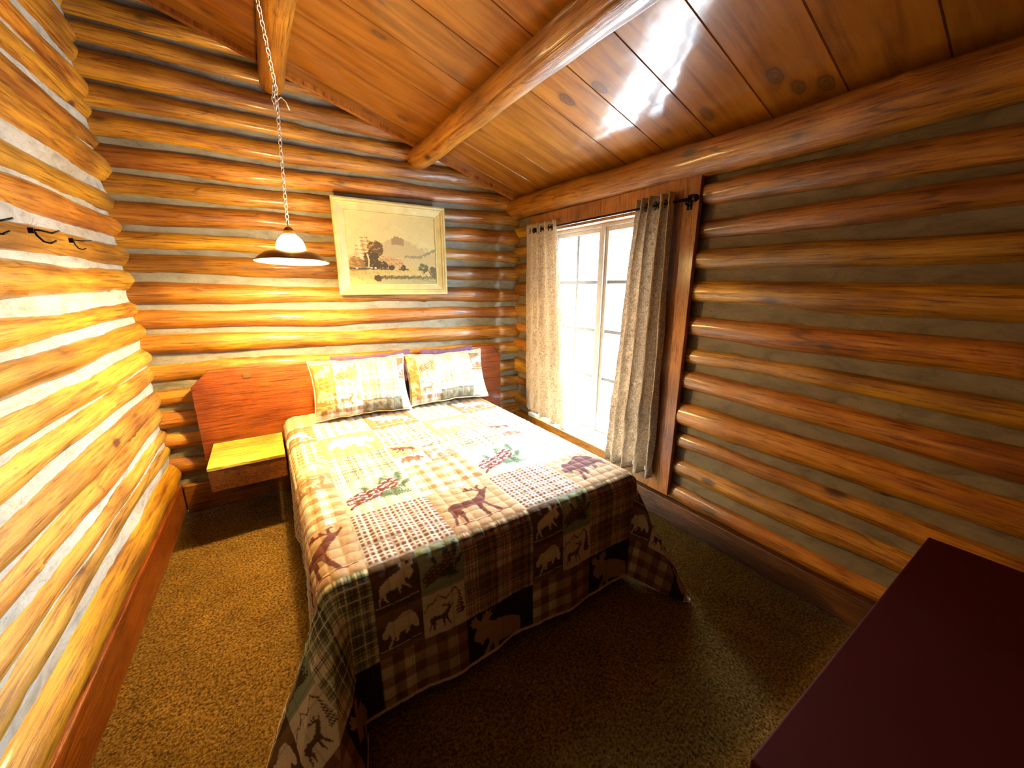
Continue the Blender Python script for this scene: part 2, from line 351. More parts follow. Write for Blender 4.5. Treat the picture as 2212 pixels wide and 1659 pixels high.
# ceiling boards (one mesh, narrow V grooves between boards)
def board_mat():
    N = NT('ceiling_board'); tc = N.n('ShaderNodeTexCoord'); a = N.n('ShaderNodeVertexColor', layer_name='Col')
    sp = N.n('ShaderNodeVectorMath', operation='MULTIPLY_ADD'); N.l(a.outputs[0], sp.inputs[0]); sp.inputs[1].default_value = (9, 5, 3); N.l(tc.outputs['Object'], sp.inputs[2])
    mp = N.n('ShaderNodeMapping'); mp.inputs['Scale'].default_value = (.9, 9, 2); N.l(sp.outputs[0], mp.inputs[0])
    n1 = N.n('ShaderNodeTexNoise', i_Scale=1.8, i_Detail=7, i_Roughness=.62, i_Distortion=.7); N.l(mp.outputs[0], n1.inputs['Vector'])
    r = N.ramp(n1.outputs[0], [(.28, (.13, .035, .002)), (.5, (.25, .083, .006)), (.75, (.34, .13, .012))])
    hv = N.n('ShaderNodeHueSaturation'); N.l(r.outputs[0], hv.inputs['Color'])
    sx = N.n('ShaderNodeSeparateColor'); N.l(a.outputs[0], sx.inputs[0])
    mr = N.n('ShaderNodeMapRange'); mr.inputs[3].default_value = .75; mr.inputs[4].default_value = 1.12; N.l(sx.outputs[0], mr.inputs[0]); N.l(mr.outputs[0], hv.inputs['Value'])
    mp3 = N.n('ShaderNodeMapping'); mp3.inputs['Scale'].default_value = (2.4, 4.4, 2.4); N.l(sp.outputs[0], mp3.inputs[0])
    nz = N.n('ShaderNodeTexNoise', i_Scale=4.0, i_Detail=2); N.l(mp3.outputs[0], nz.inputs['Vector'])
    dv = N.mix(.08, mp3.outputs[0], nz.outputs['Color'])
    vo = N.n('ShaderNodeTexVoronoi', i_Scale=1.0); N.l(dv, vo.inputs['Vector'])
    kr = N.ramp(vo.outputs['Distance'], [(.03, (.55, .55, .55)), (.06, (.85, .85, .85)), (.075, (.5, .5, .5)), (.10, (.9, .9, .9)), (.13, (.25, .25, .25)), (.2, (0, 0, 0))])
    c = N.mix(kr.outputs[0], hv.outputs[0], (.07, .025, .008)); N.l(c, N.b.inputs['Base Color'])
    N.b.inputs['Roughness'].default_value = .45; N.b.inputs['Specular IOR Level'].default_value = .25; N.b.inputs['Coat Weight'].default_value = .9; N.b.inputs['Coat Roughness'].default_value = .12
    nb = N.n('ShaderNodeTexNoise', i_Scale=3.5, i_Detail=3); N.l(tc.outputs['Object'], nb.inputs['Vector'])
    bp = N.n('ShaderNodeBump', i_Strength=.25, i_Distance=.02); N.l(nb.outputs[0], bp.inputs['Height']); N.l(bp.outputs[0], N.b.inputs['Normal']); N.l(bp.outputs[0], N.b.inputs['Coat Normal'])
    return N.m
BOARD = board_mat()
seams = [.1, -.19, -.47, -.745, -1.035, -1.335, -1.63, -1.93, -2.22, -2.51, -2.80, -3.09, -3.38, -3.67, -3.96, -4.25]
v = []; f = []; cols = []
for i in range(len(seams)-1):
    y0, y1 = seams[i], seams[i+1]; g = .004; cc = R_.rand(3)
    pr = [(y0, .006), (y0-g, 0), (y1+g, 0), (y1, .006), (y1, .03), (y0, .03)]
    for x in (-.25, W+.2):
        for (y, d) in pr: v.append((x, y, CEIL(x)+d)); cols.append(cc)
    b = i*12
    f += [(b+j, b+(j+1) % 6, b+6+(j+1) % 6, b+6+j) for j in range(6)] + [tuple(b+j for j in range(5, -1, -1)), tuple(b+6+j for j in range(6))]
ce = mesh('ceiling', v, f, BOARD, smooth=False, col=np.array(cols)); tag(ce, kind='structure')
# beams
def beam(name, a, b, r, seed, label, mat=None, crack=None):
    o = log_obj(name, a, b, r, mat or LOG, None, seed, wav=.01, rr=.05, n=110 if crack is not None else 32, taper=.1, crack=crack); tag(o, label, 'beam', 'round log roof beams'); return o
BEAML = wood('peeled_beam_wood', (.58, .20, .025), (.78, .33, .045), (.88, .46, .08), rough=.33, coat=.4, gs=(.9, 10, 10), var=.05)
beam('log_beam', (1.875, .06, CEIL(1.875)-.085), (1.875, YB, CEIL(1.875)-.085), .082, 41, 'middle peeled log beam running under the plank ceiling from above the picture', BEAML, crack=3.9)
beam('log_beam', (.915, .06, CEIL(.915)-.085), (.915, YB, CEIL(.915)-.085), .078, 43, 'high log beam on the sloping ceiling right beside the lamp chain', BEAML)
o = beam('log_beam', (2.80, .06, 2.250), (2.80, YB, 2.205), .092, 47, 'thick log plate beam along the top of the window wall under the ceiling', BEAML)
# narrow moulding where ceiling boards meet the back wall
t = MB()
for s in (0,):
    x0, x1 = -.05, 2.84
    vv = []
    for x in (x0, x1):
        zc = CEIL(x)
        vv += [(x, -.055, zc), (x, -.085, zc), (x, -.085, zc-.03), (x, -.055, zc-.035)]
    t.add(vv, [(0,1,2,3), (7,6,5,4), (0,4,5,1), (1,5,6,2), (2,6,7,3), (3,7,4,0)])
tag(t.build('trim_1', TRIM), kind='structure')
# baseboards
def bb(name, x0, x1, y0, y1, h, m):
    o = MB().box(x0, x1, y0, y1, 0, h).build(name, m, bevel=.006); tag(o, kind='structure'); return o
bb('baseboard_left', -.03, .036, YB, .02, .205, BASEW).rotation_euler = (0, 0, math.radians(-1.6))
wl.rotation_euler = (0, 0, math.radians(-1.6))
bb('baseboard_right', W-.05, W+.03, YB, .02, .155, wood('shaded_baseboard_wood', (.13, .03, .006), (.22, .055, .010), (.28, .08, .015), rough=.5, coat=.05, gs=(10, .8, 10), knots=True, kscale=2.2, var=.05))  # wood colour darkened to stand in for the bed's shadow along this wall
bb('baseboard_back', .046, W-.051, -.05, .02, .205, wood('baseboard_wood_cross', (.36, .10, .015), (.55, .18, .03), (.66, .25, .05), gs=(.8, 10, 10), kscale=2.2, var=.05))

# ---------------------------------------------------------------- window
wy0, wy1, wz0, wz1 = -1.62, -.47, .345, 2.01       # clear opening
win = empty('window_1', (W, (wy0+wy1)/2, wz0)); tag(win, kind='structure')
def wpart(name, boxes, mat, bevel=.003, parent=None):
    m = MB()
    for b in boxes: m.box(*b)
    o = m.build(name, mat, None, bevel=bevel); o.parent = parent or win
    o.matrix_parent_inverse = win.matrix_world.inverted() if False else o.matrix_parent_inverse
    o.location = (-win.location.x, -win.location.y, -win.location.z) if parent is None else (0, 0, 0)
    return o
wpart('casing', [(W-.075, W-.045, -1.925, -.30, 2.0, 2.145), (W-.075, W-.045, -1.925, -1.765, .20, 2.0)], TRIM)
wpart('casing', [(W-.070, W-.045, -.335, -.30, .20, 2.0)], TRIM)
wpart('apron', [(W-.070, W-.045, -1.765, -.335, .20, .335)], TRIMY)
# reveal boards lining the thick wall
wpart('reveal', [(W-.05, W+.20, wy0-.16, wy0-.02, wz0-.02, wz1+.02), (W-.05, W+.20, wy1+.02, wy1+.15, wz0-.02, wz1+.02), (W-.05, W+.20, wy0-.16, wy1+.15, wz1+.005, wz1+.05)], TRIMY)
wpart('sill', [(W-.085, W+.20, wy0-.15, wy1+.14, wz0-.035, wz0)], plain('sill_paint', (.6, .57, .5), .45, var=.05))
xs = W+.10
wpart('frame', [(xs-.02, xs+.05, wy0-.02, wy0+.02, wz0, wz1), (xs-.02, xs+.05, wy1-.02, wy1+.02, wz0, wz1), (xs-.02, xs+.05, wy0, wy1, wz1-.02, wz1+.005), (xs-.02, xs+.05, wy0, wy1, wz0, wz0+.012), (xs-.025, xs+.03, -1.078, -1.038, wz0+.012, wz1-.02)], WHITEP)
MUNT = plain('muntin_paint', (.13, .13, .12), .6)
GLASS = NT('window_glass'); gb = GLASS.b; gb.inputs['Transmission Weight'].default_value = 1; gb.inputs['Roughness'].default_value = 0; gb.inputs['IOR'].default_value = 1.45
tr = GLASS.n('ShaderNodeBsdfTransparent'); gl = GLASS.n('ShaderNodeBsdfGlossy'); gl.inputs['Roughness'].default_value = .02
mx = GLASS.n('ShaderNodeMixShader'); frn = GLASS.n('ShaderNodeFresnel', i_IOR=1.3); geo = GLASS.n('ShaderNodeNewGeometry'); inv = GLASS.n('ShaderNodeMath', operation='SUBTRACT', i_0=1.0); mul_ = GLASS.n('ShaderNodeMath', operation='MULTIPLY')
GLASS.l(geo.outputs['Backfacing'], inv.inputs[1]); GLASS.l(inv.outputs[0], mul_.inputs[0]); GLASS.l(frn.outputs[0], mul_.inputs[1]); GLASS.l(mul_.outputs[0], mx.inputs[0]); GLASS.l(tr.outputs[0], mx.inputs[1]); GLASS.l(gl.outputs[0], mx.inputs[2]); GLASS.l(mx.outputs[0], GLASS.out.inputs[0])
rows = [.385, .815, 1.204, 1.585, 1.955]
for (a, b, mid) in ((-1.036, wy1-.02, -.762), (wy0+.02, -1.080, -1.352)):
    st = .028
    bx = [(xs-.01, xs+.025, a, a+st, wz0+.014, wz1-.022), (xs-.01, xs+.025, b-st, b, wz0+.014, wz1-.022),
          (xs-.01, xs+.025, a+st, b-st, wz0+.014, rows[0]), (xs-.01, xs+.025, a+st, b-st, rows[4], wz1-.022)]
    sash = wpart('sash', bx, WHITEP)
    mb = [(xs, xs+.018, mid-.015, mid+.015, rows[0], rows[4])] + [(xs+.001, xs+.017, a+st, b-st, z-.014, z+.014) for z in rows[1:4]]
    m_ = MB()
    for q in mb: m_.box(*q)
    mu = m_.build('muntin', MUNT, sash, bevel=.002)
    gm = MB().box(xs+.008, xs+.011, a+st, b-st, rows[0], rows[4]).build('pane', GLASS.m, sash)

# ---------------------------------------------------------------- curtain rod and curtains
rod = empty('curtain_rod', (2.735, -.47, 2.02)); tag(rod, 'thin black curtain rod with round finials above the window', 'curtain rod')
MB().tube([(0, .02, 0), (0, -1.44, 0)], .008, 12).build('rod', IRON, rod, True)
for yy in (.035, -1.455): MB().sphere((0, yy, 0), .02, 10).build('finial', IRON, rod, True)
for yy in (-.03, -1.40):
    MB().tube([(.042, yy, -.02), (.03, yy, -.03), (.0, yy, -.02), (-.006, yy, -.012), (0, yy, -.008)], .006, 8).box(.036, .046, yy-.015, yy+.015, -.05, .03).build('bracket', IRON, rod, True)
def curtain_mat(name, pat, basec, transl):
    N = NT(name); tc = N.n('ShaderNodeTexCoord'); uv = N.n('ShaderNodeUVMap')
    mp = N.n('ShaderNodeMapping'); mp.inputs['Scale'].default_value = (24, 24, 1); N.l(uv.outputs[0], mp.inputs[0])
    nz = N.n('ShaderNodeTexNoise', i_Scale=2.1, i_Detail=.6, i_Distortion=1.2); N.l(mp.outputs[0], nz.inputs['Vector'])
    r = N.ramp(nz.outputs[0], [(.38, pat), (.41, basec), (.44, basec), (.47, pat), (.52, pat), (.55, basec), (.59, basec), (.62, pat)])
    N.l(r.outputs[0], N.b.inputs['Base Color']); N.b.inputs['Roughness'].default_value = .75; N.b.inputs['Sheen Weight'].default_value = .2
    tl = N.n('ShaderNodeBsdfTranslucent'); N.l(r.outputs[0], tl.inputs[0]); ms = N.n('ShaderNodeMixShader'); ms.inputs[0].default_value = transl
    N.l(N.b.outputs[0], ms.inputs[1]); N.l(tl.outputs[0], ms.inputs[2]); N.l(ms.outputs[0], N.out.inputs[0])
    return N.m
CURT = curtain_mat('curtain_damask', (.30, .22, .15), (.62, .48, .34), .3)
def curtain(name, top, bot, zt, zb0, zb1, folds, label, amp=.035, xoff=0, seed=1, flat=0):
    nu, nv = 240, 90
    s = np.linspace(0, 1, nu); q = np.linspace(0, 1, nv); S, Q = np.meshgrid(s, q, indexing='ij')
    e = Q**.8
    ya = top[0] + (bot[0]-top[0])*e; yb_ = top[1] + (bot[1]-top[1])*e
    Yc = ya + (yb_-ya)*S + .006*noise1(S*2+Q, seed, 3)
    zb = zb0 + (zb1-zb0)*S
    Z = zt + (zb-zt)*Q + .006*noise1(S*5, seed+3, 3)*Q
    ph = folds*2*PI*(S + .012*noise1(Q*1.3+S*2, seed+8, 3, 1.0))
    A = amp*(.75+.25*Q+.2*noise1(S*3, seed+2, 2))
    if flat: A = A*np.clip((S-flat)*4, 0.12, 1)
    Xc = 2.735 + A*np.sin(ph) + .008*Q*noise1(S*4+Q*3, seed+4, 3)
    th = A*np.cos(ph)*.18
    v = np.stack([Xc, Yc+th, Z], -1).reshape(-1, 3)
    root = empty(name, (0, 0, 0)); tag(root, label, 'curtain')
    o = mesh('cloth_panel', v, gridfaces(nu, nv), CURT, root)
    uvl = o.data.uv_layers.new(name='UVMap'); idx = np.empty(len(o.data.loops), dtype=np.int32); o.data.loops.foreach_get('vertex_index', idx)
    uvs = np.stack([S*.9, Q*1.7], -1).reshape(-1, 2)[idx].astype(np.float32); uvl.data.foreach_set('uv', uvs.ravel())
    sm = o.modifiers.new('thick', 'SOLIDIFY'); sm.thickness = .002
    for j in range(folds):
        sj = (j+.25)/folds if j % 1 == 0 else 0
        for k_ in (0.0, .5):
            s0 = (j+k_)/folds
            if s0 < .03 or s0 > .97: continue
            yy = top[0] + (top[1]-top[0])*s0
            g = MB(); pts = [(2.735+.021*math.cos(a)*.45, yy+.021*math.cos(a)*.85, 2.02+.021*math.sin(a)) for a in np.linspace(0, 2*PI, 20, endpoint=False)]
            g.tube(pts, .004, 6, True).build('grommet', IRON, root, True)
    root.location = (0, 0, 0)
    return root
curtain('curtain', (-.315, -.73), (-.335, -.93), 2.075, .40, .35, 4, 'light patterned curtain panel at the corner side of the window beside the bed head', amp=.030, seed=3, flat=.12)
curtain('curtain', (-1.535, -1.80), (-1.405, -1.83), 2.075, .27, .30, 4, 'wider grey-tan patterned curtain with deep folds at the foot side of the window', amp=.04, seed=9)

# ---------------------------------------------------------------- pattern drawing on fabric
TAN = (.60, .38, .20); BRN = (.13, .065, .025); BRN2 = (.24, .13, .05); CRM = (.78, .68, .44); SAGE = (.33, .38, .22); RED = (.17, .045, .025); WHT = (.80, .78, .68); DK = (.035, .02, .012)
def inpoly(P, s, t):
    P = np.array(P); n = len(P); r = np.zeros(s.shape, bool); j = n-1
    for i in range(n):
        xi, yi = P[i]; xj, yj = P[j]
        c = ((yi > t) != (yj > t)) & (s < (xj-xi)*(t-yi)/(yj-yi+1e-12)+xi); r ^= c; j = i
    return r
def line(P, s, t, w):
    r = np.zeros(s.shape, bool)
    for (a, b) in zip(P[:-1], P[1:]):
        a = np.array(a); b = np.array(b); d = b-a; L = (d**2).sum()+1e-9
        k = np.clip(((s-a[0])*d[0]+(t-a[1])*d[1])/L, 0, 1)
        r |= (s-a[0]-k*d[0])**2+(t-a[1]-k*d[1])**2 < w*w
    return r
MOOSE = [(.09,.61),(.28,.70),(.49,.78),(.60,.79),(.68,.84),(.66,.86),(.60,.90),(.64,.92),(.62,.98),(.68,.95),(.71,.99),(.74,.94),(.78,.95),(.79,.86),(.86,.90),(.90,.99),(.92,.93),(.97,.97),(.96,.90),(1.0,.91),(.95,.84),(.88,.80),(.93,.72),(.93,.64),(.84,.58),(.80,.52),(.77,.57),(.70,.60),(.68,.52),(.86,.27),(.81,.25),(.62,.46),(.59,.44),(.58,.23),(.535,.23),(.51,.43),(.32,.39),(.22,.38),(.2,.23),(.27,.11),(.22,.10),(.14,.22),(.12,.33),(.06,.20),(.05,.05),(.01,.05),(.02,.22),(.07,.36),(.06,.52)]
BEAR = [(.01,.57),(.1,.64),(.13,.74),(.17,.79),(.22,.82),(.35,.8),(.48,.89),(.58,.95),(.68,.96),(.8,.91),(.9,.74),(.97,.5),(.96,.34),(.9,.32),(.79,.46),(.74,.43),(.71,.30),(.61,.27),(.62,.41),(.44,.41),(.42,.2),(.32,.16),(.36,.30),(.3,.28),(.2,.03),(.13,.03),(.25,.32),(.2,.48),(.14,.37),(.05,.36),(.02,.46)]
ELK = [(.05,.50),(.08,.60),(.2,.64),(.45,.62),(.6,.66),(.70,.76),(.82,.90),(.88,.90),(.97,.98),(.99,.93),(.92,.83),(.86,.74),(.78,.60),(.72,.50),(.74,.36),(.80,.18),(.86,.04),(.81,.03),(.73,.18),(.66,.38),(.62,.40),(.60,.22),(.63,.02),(.58,.02),(.54,.22),(.52,.42),(.3,.42),(.24,.40),(.27,.28),(.22,.16),(.22,.02),(.17,.02),(.17,.18),(.16,.32),(.1,.22),(.04,.03),(0,.03),(.05,.24),(.07,.38)]
ANT = [[(.80,.88),(.72,.96),(.62,.97),(.55,1.0)],[(.72,.96),(.70,1.03)],[(.62,.97),(.60,1.05)],[(.82,.9),(.80,1.02),(.86,1.06)]]
def put(poly, s, t, box=(.08, .08, .92, .92), flip=False):
    x = (s-box[0])/(box[2]-box[0]); y = (t-box[1])/(box[3]-box[1])
    if flip: x = 1-x
    return x, y
def setc(col, m, c, k=1.0):
    col[m] = np.array(c)*k + col[m]*0
def gingham(s, t, n, a, b, c=None, m=None):
    m = m or n
    i = (np.floor(s*n*2) % 2) > 0; j = (np.floor(t*m*2) % 2) > 0
    a = np.array(a); b = np.array(b); c = (a+b)/2 if c is None else np.array(c)
    o = np.empty(s.shape+(3,)); o[:] = c; o[i & j] = b; o[~i & ~j] = a; return o
def smallcheck(s, t, n, a, b, m=None):
    m = m or n; o = np.empty(s.shape+(3,)); o[:] = a
    q = ((s*n) % 1 > .38) & ((t*m) % 1 > .38); o[q] = b
    l = (((s*n/4) % 1 < .1) | ((t*m/4) % 1 < .1)) & q; o[l] = np.array(b)*.45
    return o
def plaid(s, t, a, b, c, dark, acc):
    o = np.empty(s.shape+(3,)); o[:] = a
    def band(x): return ((x*2) % 1 > .42) & ((x*2) % 1 < .92)
    i, j = band(s), band(t); o[i ^ j] = b; o[i & j] = c
    for x in (s, t):
        for k_ in (.10, .16, .34, .40, .62, .68, .86):
            l = np.abs(((x*2) % 1)-k_) < .013; o[l] = np.array(dark)*.7+o[l]*.3
        for k_ in (.22, .52, .77):
            l = np.abs(((x*2) % 1)-k_) < .011; o[l] = acc
    tw = ((s*90+t*90) % 1 < .5); o[tw] *= .93
    return o
def pinecone(s, t, bgc, k1, k2, light):
    o = np.empty(s.shape+(3,)); o[:] = bgc
    r = np.random.RandomState(4)
    for (cx, cy, L, an) in ((.62,.72,.22,80),(.85,.78,.2,75),(.55,.40,.34,10),(.9,.55,.16,40),(.35,.66,.14,110),(.7,.3,.22,-8)):
        a = math.radians(an); ex, ey = math.cos(a), math.sin(a)
        x = (s-cx)*ex+(t-cy)*ey; y = -(s-cx)*ey+(t-cy)*ex
        q = ((x/L)**2*1.2+(y/(L*.32))**2 < 1+.5*np.sin(x*160)*np.sign(y)) & (np.abs(x) < L)
        o[q] = np.array(k2)*(.9+.4*(np.sin((x+np.abs(y))*140)[q][:, None] > 0))
    for (cx, cy, a_, b_, an) in ((.30,.42,.27,.17,25),(.66,.60,.19,.13,35)):
        a = math.radians(an); x = (s-cx)*math.cos(a)+(t-cy)*math.sin(a); y = -(s-cx)*math.sin(a)+(t-cy)*math.cos(a)
        q = (x/a_)**2+(y/b_)**2 < 1; o[q] = k1
        l = q & (np.sin(x*55+np.floor(y*28)*2.2) + np.sin(y*70) > .75); o[l] = light
    q = line([(.08, .18), (.16, .25), (.2, .32)], s, t, .02); o[q] = k1
    return o
def mountains(s, t, bgc, k, tree=None):
    o = np.empty(s.shape+(3,)); o[:] = bgc
    q = line([(.02,.62),(.14,.76),(.22,.74),(.36,.90),(.52,.76),(.66,.86),(.76,.95),(.86,.80)], s, t, .014); o[q] = k
    x, y = put(ELK, s, t, (.1, .10, .72, .62)); q = inpoly(ELK, x, y)
    for a in ANT: q |= line(a, x, y, .025)
    o[q] = k
    tx = np.abs(s-.86); q = (tx < .13*(1-(t-.28)/.6)*(.72+.28*((t*9) % 1 < .55))) & (t > .28) & (t < .88); o[q] = np.array(tree or k)
    q &= (np.sin(s*120)*np.sin(t*90) > .55); o[q] = bgc
    return o
def animal(s, t, poly, bgc, fg, flip=False, ants=False, box=(.08, .14, .92, .9), ground=True, two=None):
    o = np.empty(s.shape+(3,)); o[:] = bgc
    if two is not None: o[(t > .12) & (t < .72)] = two
    x, y = put(poly, s, t, box, flip); q = inpoly(poly, x, y)
    if ants:
        for a in ANT: q |= line(a, x, y, .022)
    if ground: q |= line([(box[0]-.04, box[1]+.02), (.4, box[1]), (box[2]+.02, box[1]+.04)], s, t, .011)
    o[q] = fg; return o
def tiles(s, t, f4):
    o = np.empty(s.shape+(3,))
    for i in (0, 1):
        for j in (0, 1):
            q = (s >= .5*i) & (s < .5*i+.5001) & (t >= .5*j) & (t < .5*j+.5001)
            o[q] = f4[j*2+i](s[q]*2-i, t[q]*2-j)
    return o
def quilt_colour(U, V):
    col = np.empty(U.shape+(3,)); col[:] = TAN
    u0 = .851; P = .66; h = .33
    rowsT = [-2.095, -1.76, -1.425, -1.10, -.78, -.45, -.1]
    per = (U-u0) % P; 
    def cell(a, b, v0, v1, fn):
        m = (per >= a) & (per < b) & (V >= v0) & (V < v1)
        if m.any(): col[m] = fn((per[m]-a)/(b-a), (V[m]-v0)/(v1-v0))
    q = P/4
    # foot drop
    va, vb, vc, vd = -2.095, -2.275, -2.455, -2.72
    cell(0, q, vb, va, lambda s, t: animal(s, t, MOOSE, BRN, CRM, two=BRN))
    cell(0, q, vc, vb, lambda s, t: animal(s, t, BEAR, BRN2, CRM, two=BRN))
    cell(0, q, vd, vc, lambda s, t: gingham(s, t, 2, CRM, (.20, .09, .035), (.42, .27, .12), 3))
    cell(q, 2*q, vb, va, lambda s, t: pinecone(s, t, SAGE, BRN, (.07, .07, .035), (.30, .25, .15)))
    cell(q, 2*q, vc, vb, lambda s, t: mountains(s, t, CRM, BRN))
    cell(q, 2*q, vd, vc, lambda s, t: gingham(s, t, 2, (.55, .38, .2), (.20, .08, .035), (.32, .17, .07), 3))
    cell(2*q, P, vc, va, lambda s, t: plaid(s, t, (.74, .56, .34), (.42, .29, .15), (.19, .12, .055), DK, (.50, .17, .07)))
    m = (U > .52) & (U < .851) & (V >= vc) & (V < va); col[m] = plaid((U[m]-.52)/.33, (V[m]-vc)/(va-vc), (.88, .78, .46), (.40, .41, .20), (.17, .18, .08), DK, (.9, .8, .5))
    cell(2*q, P, vd, vc, lambda s, t: animal(s, t, MOOSE, DK, (.48, .30, .12), True, box=(.04, -.25, .86, 1.0), ground=False))
    # top rows from the foot to the head
    R0, R1, R2, R3, R4, R5, R6 = rowsT
    cell(0, 2*q, R0, R1, lambda s, t: smallcheck(s, t, 15, (.72, .62, .5), (.27, .10, .06)))
    def big(U_, parity, v0, v1, fa, fb):
        k_ = np.floor((U-u0)/P).astype(int)
        for par, fn in ((0, fa), (1, fb)):
            m = (per >= 2*q) & (V >= v0) & (V < v1) & ((k_ % 2) == par)
            if m.any(): col[m] = fn((per[m]-2*q)/(2*q), (V[m]-v0)/(v1-v0))
    big(U, 0, R0, R1, lambda s, t: animal(s, t, ELK, TAN, RED, ants=True, box=(.08, .12, .88, .86)), lambda s, t: animal(s, t, ELK, TAN, RED, ants=True, box=(.04, .1, .92, .88)))
    m = (U > 1.84) & (U < 2.17) & (V >= R0) & (V < R1)
    col[m] = animal((U[m]-1.84)/.33, (V[m]-R0)/(R1-R0), BEAR, TAN, RED, ground=False)
    cell(0, 2*q, R1, R2, lambda s, t: pinecone(s, t, (.62, .68, .48), (.20, .05, .035), (.12, .17, .09), WHT))
    cell(2*q, P, R1, R2, lambda s, t: gingham(s, t, 4, WHT, (.50, .26, .11), (.68, .48, .28)))
    m = (U > 1.84) & (V >= R1) & (V < R2); col[m] = smallcheck((U[m]-1.84)/.33, (V[m]-R1)/.33, 10, WHT, (.42, .50, .36), 12)
    cell(0, 2*q, R2, R3, lambda s, t: plaid(s, t, WHT, (.62, .60, .36), (.30, .32, .17), (.08, .07, .04), WHT))
    cell(2*q, P, R2, R3, lambda s, t: tiles(s, t, [lambda s, t: animal(s, t, BEAR, WHT, (.25, .12, .06), True, ground=False), lambda s, t: animal(s, t, MOOSE, (.30, .24, .15), WHT),
          lambda s, t: animal(s, t, MOOSE, TAN, RED, True), lambda s, t: mountains(s, t, CRM, (.30, .12, .06))]))
    m = (U < .851) & (U > .52) & (V >= R2) & (V < R3)
    ss, tt = (U[m]-.52)/.33, (V[m]-R2)/.325
    col[m] = tiles(ss, tt, [lambda s, t: mountains(s, t, (.38, .2, .1), (.72, .55, .3)), lambda s, t: mountains(s, t, (.38, .2, .1), (.72, .55, .3)), lambda s, t: animal(s, t, BEAR, CRM, (.4, .2, .1)), lambda s, t: animal(s, t, BEAR, TAN, CRM)])
    cell(0, 2*q, R3, R4, lambda s, t: animal(s, t, BEAR, (.56, .33, .15), WHT, True, ground=False))
    cell(2*q, P, R3, R4, lambda s, t: smallcheck(s, t, 8, WHT, (.26, .23, .11)))
    m = (U < .851) & (V >= R3) & (V < R4); col[m] = smallcheck((U[m]-.52)/.33, (V[m]-R3)/.33, 7, CRM, (.50, .27, .08))
    cell(0, 2*q, R4, R5, lambda s, t: gingham(s, t, 5, WHT, (.62, .40, .22), (.72, .56, .38)))
    cell(2*q, P, R4, R5, lambda s, t: animal(s, t, MOOSE, (.34, .18, .08), WHT, True, two=(.38, .2, .09)))
    cell(0, P, R5, 0, lambda s, t: gingham(s, t, 8, CRM, (.5, .32, .16)))
    # woven texture variation and stitched seam lines
    col *= .62
    return col

